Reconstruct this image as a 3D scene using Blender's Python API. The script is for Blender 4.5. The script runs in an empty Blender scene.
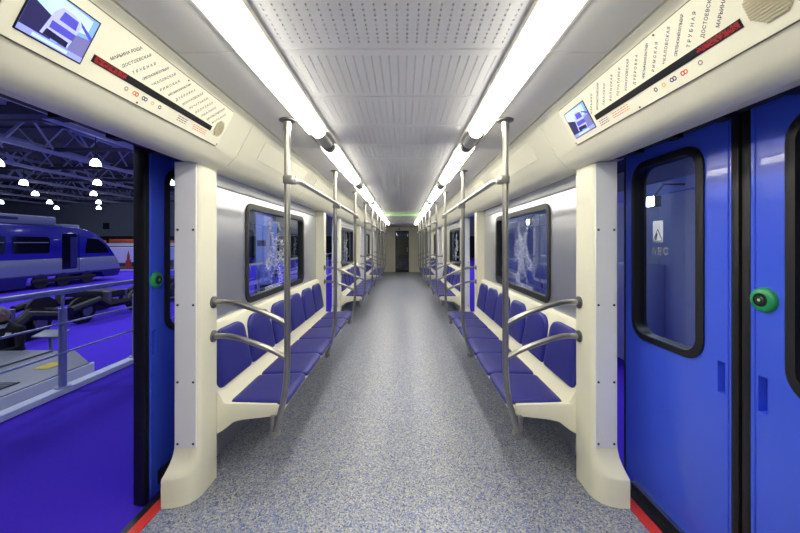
import bpy, bmesh, math, random
from mathutils import Vector, Matrix
random.seed(7)
R = math.radians
sc = bpy.context.scene
col = sc.collection

# ------------------------------------------------------------------ camera, world, exposure
cam_d = bpy.data.cameras.new('camera')
cam = bpy.data.objects.new('camera', cam_d)
col.objects.link(cam)
F = 340.0                                   # focal length in pixels of an 800 px wide frame
cam_d.sensor_width = 36.0
cam_d.lens = F / 800 * 36
cam_d.shift_x = -3 / 800
cam_d.shift_y = -23.5 / 800
cam_d.clip_start = 0.02
cam_d.clip_end = 300
CX, CH = 0.038, 1.36
cam.location = (CX, 0, CH)
cam.rotation_euler = (R(90), 0, 0)
sc.camera = cam

w = bpy.data.worlds.new('world')
sc.world = w
w.use_nodes = True
w.node_tree.nodes['Background'].inputs[0].default_value = (0, 0, 0, 1)
w.node_tree.nodes['Background'].inputs[1].default_value = 0.0

vs = sc.view_settings
vs.view_transform = 'Standard'
vs.look = 'None'
vs.exposure = 0.0
vs.gamma = 1.0
vs.use_curve_mapping = False

TUBE_EMIT = 22.0
LAMP_EMIT = 16.0
LAMP_WATT = 720.0


# ------------------------------------------------------------------ materials
def lin(c):
    return tuple((v / 255 / 12.92) if v / 255 <= 0.04045 else ((v / 255 + 0.055) / 1.055) ** 2.4 for v in c)


def mat(name, rgb, rough=0.5, metal=0.0, var=0.0, vscale=8.0, bump=0.0, bscale=200.0, emit=0.0, coat=0.0,
        stretch=None, spec=0.5):
    m = bpy.data.materials.new(name)
    m.use_nodes = True
    nt = m.node_tree
    b = nt.nodes['Principled BSDF']
    c = lin(rgb)
    b.inputs['Base Color'].default_value = (*c, 1)
    b.inputs['Roughness'].default_value = rough
    b.inputs['Metallic'].default_value = metal
    b.inputs['Coat Weight'].default_value = coat
    b.inputs['Specular IOR Level'].default_value = spec
    if emit:
        b.inputs['Emission Color'].default_value = (*c, 1)
        b.inputs['Emission Strength'].default_value = emit
    tc = None
    if var or bump:
        tc = nt.nodes.new('ShaderNodeTexCoord')
        mp = nt.nodes.new('ShaderNodeMapping')
        if stretch:
            mp.inputs['Scale'].default_value = stretch
        nt.links.new(tc.outputs['Object'], mp.inputs[0])
    if var:
        n = nt.nodes.new('ShaderNodeTexNoise')
        n.inputs['Scale'].default_value = vscale
        n.inputs['Detail'].default_value = 4
        nt.links.new(mp.outputs[0], n.inputs['Vector'])
        mx = nt.nodes.new('ShaderNodeMix')
        mx.data_type = 'RGBA'
        mx.inputs['A'].default_value = (*[v * (1 - var) for v in c], 1)
        mx.inputs['B'].default_value = (*[min(1, v * (1 + var)) for v in c], 1)
        nt.links.new(n.outputs['Fac'], mx.inputs['Factor'])
        nt.links.new(mx.outputs['Result'], b.inputs['Base Color'])
    if bump:
        n = nt.nodes.new('ShaderNodeTexNoise')
        n.inputs['Scale'].default_value = bscale
        nt.links.new(mp.outputs[0], n.inputs['Vector'])
        bp = nt.nodes.new('ShaderNodeBump')
        bp.inputs['Strength'].default_value = bump
        bp.inputs['Distance'].default_value = 0.002
        nt.links.new(n.outputs['Fac'], bp.inputs['Height'])
        nt.links.new(bp.outputs[0], b.inputs['Normal'])
    return m


def glass_mat(name, tint, ior=1.5, rough=0.0):
    m = bpy.data.materials.new(name)
    m.use_nodes = True
    nt = m.node_tree
    nt.nodes.remove(nt.nodes['Principled BSDF'])
    out = nt.nodes['Material Output']
    t = nt.nodes.new('ShaderNodeBsdfTransparent')
    t.inputs[0].default_value = (*tint, 1)
    g = nt.nodes.new('ShaderNodeBsdfGlossy')
    g.inputs['Roughness'].default_value = rough
    g.inputs['Color'].default_value = (0.9, 0.95, 1, 1)
    f = nt.nodes.new('ShaderNodeFresnel')
    geo = nt.nodes.new('ShaderNodeNewGeometry')         # same reflectance on both faces of the thin pane
    mr = nt.nodes.new('ShaderNodeMapRange')
    mr.inputs['To Min'].default_value = ior
    mr.inputs['To Max'].default_value = 1 / ior
    nt.links.new(geo.outputs['Backfacing'], mr.inputs['Value'])
    nt.links.new(mr.outputs[0], f.inputs['IOR'])
    mx = nt.nodes.new('ShaderNodeMixShader')
    nt.links.new(f.outputs[0], mx.inputs[0])
    nt.links.new(t.outputs[0], mx.inputs[1])
    nt.links.new(g.outputs[0], mx.inputs[2])
    nt.links.new(mx.outputs[0], out.inputs['Surface'])
    return m


def speckle_mat(name):
    m = bpy.data.materials.new(name)
    m.use_nodes = True
    nt = m.node_tree
    b = nt.nodes['Principled BSDF']
    tc = nt.nodes.new('ShaderNodeTexCoord')
    v = nt.nodes.new('ShaderNodeTexVoronoi')
    v.inputs['Scale'].default_value = 150
    nt.links.new(tc.outputs['Object'], v.inputs['Vector'])
    sp = nt.nodes.new('ShaderNodeSeparateColor')
    nt.links.new(v.outputs['Color'], sp.inputs[0])
    rp = nt.nodes.new('ShaderNodeValToRGB')
    rp.color_ramp.interpolation = 'CONSTANT'
    el = rp.color_ramp.elements
    cols = [(0.0, (138, 141, 147)), (0.30, (162, 161, 158)), (0.50, (90, 106, 160)), (0.70, (120, 130, 152)),
            (0.84, (72, 76, 92)), (0.92, (178, 177, 174))]
    el[0].position = 0
    el[0].color = (*lin(cols[0][1]), 1)
    el[1].position = cols[1][0]
    el[1].color = (*lin(cols[1][1]), 1)
    for p, c in cols[2:]:
        e = el.new(p)
        e.color = (*lin(c), 1)
    nt.links.new(sp.outputs[0], rp.inputs[0])
    nt.links.new(rp.outputs[0], b.inputs['Base Color'])
    b.inputs['Roughness'].default_value = 0.36
    b.inputs['Specular IOR Level'].default_value = 0.5
    return m


M = {}
M['floor'] = speckle_mat('speckled_linoleum')
M['cream'] = mat('cream_plastic', (231, 229, 208), 0.38, var=0.03, vscale=3, bump=0.05, bscale=300)
M['shadow_brown'] = mat('brown_joint_shadow', (120, 112, 92), 0.6, var=0.05)  # painted shadow of the joint round the display plates
M['plate'] = mat('pale_grey_plate', (232, 234, 238), 0.38, metal=0.0, var=0.03)
M['ceiling'] = mat('grey_laminate', (228, 228, 226), 0.18, metal=0.0, var=0.03, vscale=2, spec=0.6)
M['ceiling_side'] = mat('side_laminate', (230, 228, 218), 0.25, metal=0.0, var=0.03, vscale=2)
M['brushed'] = mat('brushed_aluminium', (202, 205, 214), 0.30, metal=0.92, var=0.04, vscale=40, stretch=(1, 1, 30))
M['steel'] = mat('stainless_tube', (160, 159, 154), 0.28, metal=1.0, var=0.03, vscale=30)
M['steel_dark'] = mat('dull_steel', (120, 120, 118), 0.4, metal=0.9, var=0.05)
M['blue_vinyl'] = mat('blue_vinyl', (34, 36, 132), 0.42, var=0.06, vscale=30, bump=0.25, bscale=500)
M['door_blue'] = mat('blue_door_paint', (64, 94, 232), 0.26, var=0.03, vscale=4, coat=0.3)
M['rubber'] = mat('black_rubber', (20, 20, 21), 0.5, var=0.1, vscale=20)
M['black'] = mat('black_plastic', (12, 12, 13), 0.35, var=0.1)
M['glass'] = glass_mat('window_glass', (0.80, 0.86, 0.94))
M['glass_dark'] = glass_mat('tinted_glass', (0.35, 0.4, 0.5))
M['red'] = mat('red_sill', (205, 52, 40), 0.5, var=0.08, vscale=30)
M['green'] = mat('green_plastic', (30, 150, 90), 0.35, var=0.04)
M['green_dark'] = mat('dark_green_plastic', (10, 60, 45), 0.3, var=0.04)
M['tube'] = mat('lit_diffuser', (255, 250, 236), 0.4, emit=TUBE_EMIT)
M['cap'] = mat('grey_light_cap', (150, 150, 146), 0.35, metal=0.5, var=0.03)
M['cap_dark'] = mat('dark_light_ring', (70, 70, 70), 0.4, metal=0.3, var=0.03)
M['screw'] = mat('dark_screw', (70, 74, 84), 0.35, metal=0.8, var=0.05)
M['ink'] = mat('dark_ink', (52, 48, 70), 0.6, var=0.02)
M['ink_red'] = mat('red_ink', (200, 60, 40), 0.6, var=0.02)
M['ink_orange'] = mat('orange_ink', (226, 110, 50), 0.6, var=0.02)
M['ink_yellow'] = mat('yellow_ink', (222, 190, 90), 0.6, var=0.02)
M['ink_purple'] = mat('purple_ink', (110, 50, 90), 0.6, var=0.02)
M['ink_navy'] = mat('navy_ink', (40, 44, 100), 0.6, var=0.02)
M['ink_grey'] = mat('grey_ink', (150, 148, 140), 0.6, var=0.02)
M['led'] = mat('red_led', (150, 14, 24), 0.5, emit=0.3)
M['grille'] = mat('beige_grille', (200, 193, 165), 0.5, var=0.03)
for nm, c, e in (('s_sky', (120, 165, 250), 0.8), ('s_sky2', (180, 210, 255), 0.9), ('s_dark', (40, 38, 90), 0.6),
                 ('s_train', (170, 175, 245), 0.9), ('s_train2', (75, 75, 190), 0.8), ('s_plat', (110, 110, 170), 0.7),
                 ('s_strip', (140, 150, 245), 0.9), ('s_shade', (25, 25, 70), 0.5)):
    M[nm] = mat('screen_' + nm, c, 0.3, emit=e * 0.62)
M['white_print'] = mat('white_print', (225, 232, 250), 0.6, var=0.02)
M['carpet'] = mat('blue_carpet', (72, 46, 202), 0.95, var=0.10, vscale=60, bump=0.5, bscale=400, spec=0.1)
M['kerb'] = mat('white_kerb', (205, 212, 235), 0.5, var=0.04)
M['rail_paint'] = mat('blue_grey_rail_paint', (160, 168, 205), 0.35, metal=0.3, var=0.03)
M['hall_steel'] = mat('hall_steelwork', (150, 157, 182), 0.6, var=0.1)
M['hall_steel_dark'] = mat('hall_dark_steelwork', (50, 52, 70), 0.7, var=0.1)
M['hall_roof'] = mat('hall_roof_sheet', (62, 66, 84), 0.85, var=0.2, vscale=0.6)
M['hall_wall'] = mat('hall_wall_sheet', (140, 152, 160), 0.8, var=0.08, vscale=0.5)
M['hall_dark'] = mat('hall_dark_band', (30, 34, 44), 0.8, var=0.1)
M['lamp'] = mat('lit_lamp_bell', (235, 240, 255), 0.4, emit=LAMP_EMIT)
M['train_blue'] = mat('train_blue_paint', (30, 30, 140), 0.2, var=0.03, coat=0.5)
M['train_grey'] = mat('train_grey_paint', (112, 118, 150), 0.3, var=0.03, coat=0.3)
M['train_roof'] = mat('train_roof_paint', (112, 120, 150), 0.5, var=0.05)
M['train_skirt'] = mat('train_skirt_paint', (30, 28, 100), 0.4, var=0.04)
M['train_glass'] = mat('train_dark_glass', (14, 16, 30), 0.08, var=0.05)
M['iron'] = mat('dark_cast_iron', (24, 25, 33), 0.6, metal=0.3, var=0.2, vscale=12)
M['unit_grey'] = mat('unit_grey_metal', (118, 124, 138), 0.45, metal=0.3, var=0.06)
M['unit_grille'] = mat('unit_grille', (80, 86, 98), 0.5, metal=0.4, var=0.05)
M['yellow'] = mat('yellow_sticker', (215, 190, 30), 0.5, var=0.03)
M['suit'] = mat('dark_suit_cloth', (24, 24, 34), 0.9, var=0.15, vscale=40)
M['skin'] = mat('skin', (170, 120, 98), 0.55, var=0.06, vscale=20)
M['hair'] = mat('grey_hair', (130, 128, 130), 0.8, var=0.2, vscale=60)
M['shirt'] = mat('pale_shirt_cloth', (200, 205, 225), 0.8, var=0.03)
M['shoe'] = mat('black_shoe', (12, 12, 12), 0.35, var=0.05)
M['eye'] = mat('dark_eye', (30, 24, 22), 0.2, var=0.02)
M['orange_shelf'] = mat('orange_goods', (205, 100, 50), 0.6, var=0.15, vscale=3)
M['p_sky'] = mat('poster_sky', (190, 190, 225), 0.6, var=0.12, vscale=1.2)
M['p_town'] = mat('poster_town', (120, 84, 76), 0.6, var=0.35, vscale=4)
M['p_red'] = mat('poster_red_tower', (150, 56, 48), 0.6, var=0.1, vscale=6)
M['p_trees'] = mat('poster_trees', (44, 46, 56), 0.6, var=0.2, vscale=4)
M['sign_green'] = mat('green_strip', (165, 200, 140), 0.45, var=0.03)
M['booth'] = mat('booth_panel', (210, 220, 240), 0.5, var=0.04)
M['flood'] = mat('flood_face', (225, 235, 255), 0.3, emit=60)
M['palepanel'] = mat('pale_blue_panel', (150, 175, 245), 0.4, var=0.03)
M['cab_seat'] = mat('cab_seat_cloth', (60, 50, 44), 0.8, var=0.1)
M['cab_blue'] = mat('cab_blue_panel', (70, 84, 140), 0.5, var=0.1)

# ------------------------------------------------------------------ mesh helpers
WL = {}                                     # world location of every object made here


class MB:
    """Collects geometry in world coordinates; build() links it as one mesh object."""

    def __init__(self):
        self.v, self.f, self.mi = [], [], []

    def add(self, vs_, fs, mi=0):
        o = len(self.v)
        self.v += [tuple(p) for p in vs_]
        for f in fs:
            self.f.append([i + o for i in f])
            self.mi.append(mi)
        return self

    def box(self, x0, x1, y0, y1, z0, z1, mi=0):
        x0, x1 = min(x0, x1), max(x0, x1)
        y0, y1 = min(y0, y1), max(y0, y1)
        z0, z1 = min(z0, z1), max(z0, z1)
        p = [(x, y, z) for z in (z0, z1) for y in (y0, y1) for x in (x0, x1)]
        return self.add(p, [(0, 2, 3, 1), (4, 5, 7, 6), (0, 1, 5, 4), (2, 6, 7, 3), (0, 4, 6, 2), (1, 3, 7, 5)], mi)

    def obox(self, o, a, b, c, mi=0):
        """box from corner o with edge vectors a, b, c"""
        o, a, b, c = Vector(o), Vector(a), Vector(b), Vector(c)
        p = [o + a * i + b * j + c * k for k in (0, 1) for j in (0, 1) for i in (0, 1)]
        return self.add(p, [(0, 2, 3, 1), (4, 5, 7, 6), (0, 1, 5, 4), (2, 6, 7, 3), (0, 4, 6, 2), (1, 3, 7, 5)], mi)

    def loft(self, rings, closed=True, cap=True, mi=0):
        n = len(rings[0])
        vs_ = [p for r in rings for p in r]
        fs = []
        for k in range(len(rings) - 1):
            for i in range(n if closed else n - 1):
                j = (i + 1) % n
                fs.append((k * n + i, k * n + j, (k + 1) * n + j, (k + 1) * n + i))
        if cap and closed:
            fs.append(tuple(range(n)))
            fs.append(tuple((len(rings) - 1) * n + i for i in range(n)))
        return self.add(vs_, fs, mi)

    def prof_y(self, pts, y0, y1, mi=0):
        """closed x-z outline run along y"""
        return self.loft([[(x, y, z) for x, z in pts] for y in (y0, y1)], mi=mi)

    def tube(self, path, r, seg=10, mi=0, cap=True):
        path = [Vector(p) for p in path]
        rs = r if isinstance(r, (list, tuple)) else [r] * len(path)
        rings = []
        up = None
        for i, p in enumerate(path):
            if i == 0:
                t = path[1] - p
            elif i == len(path) - 1:
                t = p - path[i - 1]
            else:
                t = (path[i + 1] - p).normalized() + (p - path[i - 1]).normalized()
            t.normalize()
            if up is None:
                up = Vector((0, 0, 1)) if abs(t.z) < 0.9 else Vector((1, 0, 0))
            n = (up - t * up.dot(t)).normalized()
            up = n
            b = t.cross(n)
            rings.append([p + (n * math.cos(2 * math.pi * k / seg) + b * math.sin(2 * math.pi * k / seg)) * rs[i]
                          for k in range(seg)])
        return self.loft(rings, cap=cap, mi=mi)

    def disc(self, c, ax, r, th, seg=16, mi=0):
        c, ax = Vector(c), Vector(ax).normalized()
        return self.tube([c, c + ax * th], r, seg, mi)

    def build(self, name, ms, parent=None, smooth=None, bevel=0.0, bseg=2):
        me = bpy.data.meshes.new(name)
        loc = WL[parent] if parent else Vector((0, 0, 0))
        bm = bmesh.new()
        vv = [bm.verts.new(Vector(p) - loc) for p in self.v]
        for f, mi in zip(self.f, self.mi):
            try:
                fc = bm.faces.new([vv[i] for i in f])
                fc.material_index = mi
            except ValueError:
                pass
        bmesh.ops.recalc_face_normals(bm, faces=bm.faces)
        if bevel:
            es = [e for e in bm.edges if len(e.link_faces) == 2 and e.calc_face_angle(0) > R(40)]
            bmesh.ops.bevel(bm, geom=es, offset=bevel, segments=bseg, affect='EDGES', profile=0.5)
        bm.to_mesh(me)
        bm.free()
        if smooth is not None or bevel:
            for p in me.polygons:
                p.use_smooth = True
            me.set_sharp_from_angle(angle=R(smooth if smooth else 35))
        for m in (ms if isinstance(ms, (list, tuple)) else [ms]):
            me.materials.append(M[m])
        return link(name, me, parent)


def link(name, me, parent=None):
    o = bpy.data.objects.new(name, me)
    col.objects.link(o)
    if parent:
        o.parent = parent
        WL[o] = WL[parent].copy()
    else:
        WL[o] = Vector((0, 0, 0))
    return o


def tag(o, label=None, cat=None, group=None, kind=None):
    if label:
        o['label'] = label
    if cat:
        o['category'] = cat
    if group:
        o['group'] = group
    if kind:
        o['kind'] = kind
    return o


def empty(name, loc, label=None, cat=None, group=None, kind=None):
    o = bpy.data.objects.new(name, None)
    o.empty_display_size = 0.1
    col.objects.link(o)
    o.location = loc
    WL[o] = Vector(loc)
    return tag(o, label, cat, group, kind)


def copy_tree(o, dloc=(0, 0, 0), parent=None, label=None, group=None):
    c = o.copy()
    col.objects.link(c)
    c.parent = parent
    if parent is None:
        c.location = o.location + Vector(dloc)
    WL[c] = WL[o] + Vector(dloc)
    if label:
        c['label'] = label
    if group:
        c['group'] = group
    for ch in o.children:
        copy_tree(ch, dloc, c)
    return c


def rrect(u0, u1, v0, v1, r, n=6):
    pts = []
    for cu, cv, a0 in ((u1 - r, v1 - r, 0), (u0 + r, v1 - r, 90), (u0 + r, v0 + r, 180), (u1 - r, v0 + r, 270)):
        for k in range(n + 1):
            a = R(a0 + 90 * k / n)
            pts.append((cu + r * math.cos(a), cv + r * math.sin(a)))
    return pts


def pad(mb, outline, thick, to3, edge=0.012, dome=0.006):
    """upholstered pad: outline (u,v) grown to thickness with a rolled edge; to3(u,v,h) -> xyz"""
    cu = sum(p[0] for p in outline) / len(outline)
    cv = sum(p[1] for p in outline) / len(outline)

    def ring(ins, h):
        out = []
        for u, v in outline:
            d = math.hypot(u - cu, v - cv)
            k = max(0, (d - ins)) / d
            out.append(to3(cu + (u - cu) * k, cv + (v - cv) * k, h))
        return out
    rings = [ring(0, 0), ring(0, thick - edge), ring(edge * 0.3, thick - edge * 0.3), ring(edge, thick),
             ring(edge * 4, thick + dome * 0.6), ring(edge * 8, thick + dome)]
    mb.loft(rings, cap=True)
    return mb


def text_mesh(s, size, width=None):
    cu = bpy.data.curves.new('text', 'FONT')
    cu.body = s
    cu.size = size
    cu.resolution_u = 2
    cu.offset = size * 0.02
    o = bpy.data.objects.new('text', cu)
    col.objects.link(o)
    dg = bpy.context.evaluated_depsgraph_get()

    def get():
        dg.update()
        me_ = bpy.data.meshes.new_from_object(o.evaluated_get(dg))
        return me_
    me = get()
    xs = [v.co.x for v in me.vertices]
    wd = max(xs) - min(xs)
    if width and len(s) > 1:
        avg = wd / len(s)
        cu.space_character = max(0.7, 1 + (width - wd) / (len(s) - 1) / avg * 0.98)
        bpy.data.meshes.remove(me)
        me = get()
    vs_ = [tuple(v.co) for v in me.vertices]
    fs = [tuple(p.vertices) for p in me.polygons]
    bpy.data.objects.remove(o)
    bpy.data.curves.remove(cu)
    bpy.data.meshes.remove(me)
    x0 = min(p[0] for p in vs_)
    return [(p[0] - x0, p[1]) for p in vs_], fs


# ------------------------------------------------------------------ layout of the car
Y0, Y1 = -5.4, 15.9                # car ends
DOORC = [1.31, 5.31, 9.31, 13.31]  # door centres
DH = 0.665                         # half of a door pair
XP, XW, XD = 1.045, 1.15, 1.34     # pillar face, wall face, door face
BEN = [(1.985 + 4 * i, 4.635 + 4 * i) for i in range(3)]
SIDES = {'left': -1, 'right': 1}
SIDE_TXT = {'left': 'open doorway side', 'right': 'closed door side'}
ORD = ['first', 'second', 'third', 'fourth', 'fifth', 'sixth', 'seventh', 'eighth', 'ninth', 'tenth', 'eleventh']

# floor
b = MB().box(-1.2, 1.2, Y0, Y1, -0.08, 0)
floor = tag(b.build('floor', 'floor'), 'blue grey speckled floor running the length of the car', 'floor', kind='structure')

# ceiling: roof slab with panels
b = MB().box(-1.46, 1.46, Y0 - 0.1, Y1 + 2.2, 2.16, 2.24)
for s in (-1, 1):
    b.box(s * 1.42, s * 1.46, Y0, Y1, 1.90, 2.16)
ceil = tag(b.build('ceiling', 'ceiling_side'), 'pale grey panelled ceiling with perforated middle strip', 'ceiling', kind='structure')
pitch = 0.42
ys = 1.297 - pitch * 15
pm = hm = None
k = 0
while ys + pitch < Y1 + 0.01:
    if pm is None:
        # sheet pierced by 24 x 14 real holes, the dark of each hole is the dark of the void above it
        xa, xb, ya, yb, zb, zt = -0.432, 0.432, ys + 0.002, ys + pitch - 0.002, 2.10, 2.118
        cx0, cx1, cy0, cy1 = -0.4226, 0.4226, ys + 0.0427, ys + pitch - 0.0327
        a = MB()
        for (q0, q1, q2, q3) in ((xa, xb, ya, cy0), (xa, xb, cy1, yb), (xa, cx0, cy0, cy1), (cx1, xb, cy0, cy1)):
            a.box(q0, q1, q2, q3, zb, zt)
        dx, dy = (cx1 - cx0) / 24, (cy1 - cy0) / 14
        for i in range(24):
            for j in range(14):
                mx_, my_ = cx0 + dx * (i + 0.5), cy0 + dy * (j + 0.5)
                rect = [(1, 0), (1, 1), (0, 1), (-1, 1), (-1, 0), (-1, -1), (0, -1), (1, -1)]
                ro = [(mx_ + u * dx / 2, my_ + v * dy / 2, zb) for u, v in rect]
                ri = [(mx_ + 0.0032 * math.cos(R(45 * q)), my_ + 0.0058 * math.sin(R(45 * q)), zb) for q in range(8)]
                rt = [(x_, y_, zt) for x_, y_, _ in ri]
                a.loft([ro, ri, rt], cap=False)
        p = a.build('ceiling_panel', 'ceiling', ceil)
        p0, ysb = p, ys
    else:
        p = copy_tree(p0, (0, 0, 0), ceil)
        p.location = (0, ys - ysb, 0)
    pm = True
    ys += pitch
for s in (-1, 1):
    yy = 1.25 - 1.26 * 5
    base = None
    while yy < Y1:
        y2 = min(yy + 1.26, Y1)
        a = MB().loft([[(s * x, y, z) for x, z in ((0.79, 2.058), (0.66, 2.060), (0.584, 2.066), (0.580, 2.062), (0.570, 2.062), (0.566, 2.092), (0.459, 2.092), (0.457, 2.086), (0.444, 2.086), (0.440, 2.105), (0.43, 2.105),
                                                    (0.43, 2.13), (0.79, 2.13))] for y in (yy + 0.002, y2 - 0.002)])
        a.build('side_ceiling_panel', 'ceiling_side', ceil, smooth=30)
        yy += 1.26

# cornices
CORN = [(1.145, 1.80), (1.066, 1.791), (1.062, 1.784), (1.038, 1.784), (1.012, 1.790), (0.988, 1.803), (0.968, 1.822), (0.95, 1.842), (0.93, 1.862),
        (0.837, 2.040), (0.826, 2.049), (0.80, 2.055), (0.80, 2.10), (1.145, 2.10)]
PB, PT = Vector((0.93, 0, 1.862)), Vector((0.837, 0, 2.040))     # slanted face


def on_panel(s, y, t, off=0.0):
    """point on the slanted cornice face: t 0 bottom .. 1 top, off = out of the face towards the aisle"""
    p = PB.lerp(PT, t)
    n = Vector((-(PT.z - PB.z), 0, (PT.x - PB.x))).normalized()   # towards the aisle and down
    q = p + n * off
    return Vector((s * q.x, y, q.z))


PH = (PT - PB).length
BRK = [Y0, 0.645] + sum([[c + 0.668, c + 2.0, c + 3.335] for c in DOORC], [])[:11] + [Y1]
for i, (sn, s) in enumerate(SIDES.items()):
    a = MB().prof_y([(s * x, z) for x, z in ((1.14, 1.82), (1.03, 1.81), (0.96, 1.86), (0.86, 2.04), (0.85, 2.095), (1.14, 2.095))], Y0, Y1)
    tr = tag(a.build('trim_%d' % (i + 1), 'cream'), 'cream slanted cornice running above the seats on the ' + SIDE_TXT[sn], 'cornice', kind='structure')
    for y0, y1 in zip(BRK[:-1], BRK[1:]):
        if y1 - y0 < 0.1:
            continue
        MB().prof_y([(s * x, z) for x, z in CORN], y0 + 0.0015, y1 - 0.0015).build('cornice_panel', 'cream', tr, smooth=40)
    for bi in range(3):
        for ya, yb in ((2.2, 3.15), (3.5, 4.45)):
            ya += 4 * bi
            yb += 4 * bi
            hb = MB()
            o = on_panel(s, ya, 0.22, -0.002)
            hb.obox(o, (0, yb - ya, 0), on_panel(s, ya, 0.85, -0.002) - o, on_panel(s, ya, 0.22, 0.003) - o)
            hb.build('hatch', 'cream', tr, bevel=0.0012, bseg=1)
            lk = MB().disc(on_panel(s, (ya + yb) / 2, 0.9, 0), on_panel(s, 0, 0, 1) - on_panel(s, 0, 0, 0), 0.006, 0.002, 10)
            lk.build('lock', 'screw', tr)
    for y in (1.90, 2.06, 2.35, 3.4, 4.72, 5.9, 6.4):
        MB().disc((s * 1.06, y, 1.7905), (0, 0, -1), 0.007, 0.004, 10).build('screw', 'screw', tr)

# walls
WIN = [(2.56 + 4 * i, 4.06 + 4 * i) for i in range(3)]
ZW0, ZW1 = 0.895, 1.668
wn = 0
for sn, s in SIDES.items():
    root = empty('wall_' + sn, (s * XW, 0, 0), 'brushed metal side wall with windows on the ' + SIDE_TXT[sn], 'wall', kind='structure')
    def wp(y0, y1, z0, z1, m='brushed', name='wall_panel', dx=0.0, o=0.03):
        return MB().box(s * (XW - dx), s * (XW + o), y0, y1, z0, z1).build(name, m, root, bevel=0.0015, bseg=1)
    wp(Y0, 0.74, 0, 1.72)
    wp(Y0, 0.74, 1.72, 1.80, 'plate', 'upper_strip')
    for i, (b0, b1) in enumerate(BEN):
        ya, yb = b0 - 0.1, b1 + 0.1
        h0, h1 = WIN[i][0] + 0.035, WIN[i][1] - 0.035
        wp(ya, h0, 0, 1.718)
        wp(h1, yb, 0, 1.718)
        wp(h0, h1, 0, ZW0 + 0.035)
        wp(h0, h1, ZW1 - 0.035, 1.718)
        wp(ya, yb, 1.726, 1.80, 'plate', 'upper_strip', dx=-0.004)
        wp(ya, yb, 1.7185, 1.7255, 'rubber', 'shadow_gap_strip', dx=-0.008, o=0.03)  # black strip painting in the shadow of the gap above the panels
    wp(DOORC[3] + 0.7, Y1, 0, 1.80, 'cream')
    # windows
    for i, (y0, y1) in enumerate(WIN):
        wn += 1
        wr = empty('window_%d' % wn, (s * XW, (y0 + y1) / 2, ZW0),
                   'black framed rounded car window above the %s bench on the %s' % (ORD[i], SIDE_TXT[sn]), 'window', kind='structure')
        outer = rrect(y0, y1, ZW0, ZW1, 0.09)
        inner = rrect(y0 + 0.048, y1 - 0.048, ZW0 + 0.048, ZW1 - 0.048, 0.05)
        fr = MB()
        xa, xb, xc = XW + 0.005, XW - 0.008, XW + 0.034
        fr.loft([[(s * xa, u, v) for u, v in outer], [(s * xb, u, v) for u, v in outer],
                 [(s * (xb - 0.003), u, v) for u, v in rrect(y0 + 0.012, y1 - 0.012, ZW0 + 0.012, ZW1 - 0.012, 0.08)],
                 [(s * xb, u, v) for u, v in inner], [(s * xc, u, v) for u, v in inner]], cap=False)
        fr.build('window_frame', 'rubber', wr, smooth=40)
        g = MB().loft([[(s * x, u, v) for u, v in rrect(y0 + 0.047, y1 - 0.047, ZW0 + 0.047, ZW1 - 0.047, 0.05)] for x in (XW + 0.022, XW + 0.028)])
        g.build('window_pane', 'glass', wr)
        # printed line map on the pane
        mp = MB()
        rnd = random.Random(31 + i)
        cy, cz = y0 + 0.66, 1.27
        xm = s * (XW + 0.0205)

        def seg(a, b_, wd=0.0028):
            d = Vector((0, b_[0] - a[0], b_[1] - a[1]))
            if d.length < 1e-5:
                return
            n = Vector((0, -d.z, d.y)).normalized() * wd
            A = Vector((xm, a[0], a[1]))
            B = Vector((xm, b_[0], b_[1]))
            mp.add([A - n, B - n, B + n, A + n], [(0, 1, 2, 3)])
        for q in range(28):
            a0, a1 = R(q * 360 / 28), R((q + 1) * 360 / 28)
            seg((cy + 0.11 * math.cos(a0), cz + 0.13 * math.sin(a0)), (cy + 0.11 * math.cos(a1), cz + 0.13 * math.sin(a1)), 0.002)
        for q in range(13):
            a0 = R(q * 360 / 13 + rnd.uniform(-8, 8))
            p = (cy + 0.02 * math.cos(a0), cz + 0.02 * math.sin(a0))
            st = 0.036
            for t in range(9):
                a0 += rnd.choice((0, 0, 0.5, -0.5))
                n_ = (p[0] + st * math.cos(a0) * 0.9, p[1] + st * math.sin(a0) * 1.05)
                if abs(n_[0] - cy) > 0.25 or abs(n_[1] - cz) > 0.30:
                    break
                seg(p, n_, 0.0014)
                for _ in range(5):                       # station names as short dashes
                    oy, oz = rnd.uniform(-0.035, 0.03), rnd.uniform(-0.03, 0.03)
                    L = rnd.uniform(0.012, 0.035)
                    seg((n_[0] + oy, n_[1] + oz), (n_[0] + oy + L, n_[1] + oz), 0.0016)
                p = n_
        for q in range(5):
            seg((cy - 0.24, cz - 0.30 - 0.012 * q), (cy - 0.24 + rnd.uniform(0.15, 0.45), cz - 0.30 - 0.012 * q), 0.002)
        mp.build('map_print', 'white_print', wr)

# end walls
b = MB()
b.box(-1.15, -0.32, Y1, Y1 + 0.06, 0, 2.12)
b.box(0.32, 1.15, Y1, Y1 + 0.06, 0, 2.12)
b.box(-0.32, 0.32, Y1, Y1 + 0.06, 1.93, 2.12)
wf = tag(b.build('wall_front', 'cream'), 'cream end wall around the glazed cab door', 'wall', kind='structure')
for x in (-0.62, -0.36, 0.36, 0.62):
    MB().box(x - 0.006, x + 0.006, Y1 - 0.004, Y1, 0.0, 2.08).build('cover_strip', 'plate', wf)
MB().disc((-0.14, Y1 + 0.001, 2.02), (0, -1, 0), 0.035, 0.03, 12).build('camera_dome', 'black', wf, smooth=40)
MB().box(-1.35, 1.35, Y0 - 0.06, Y0, 0, 2.16).build('wall_back', 'cream')
tag(bpy.data.objects['wall_back'], 'plain cream end wall behind the nearest doors', 'wall', kind='structure')
dr = empty('door_9', (0, Y1, 0), 'narrow dark glazed door to the cab in the end wall', 'door', kind='structure')
b = MB()
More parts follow.
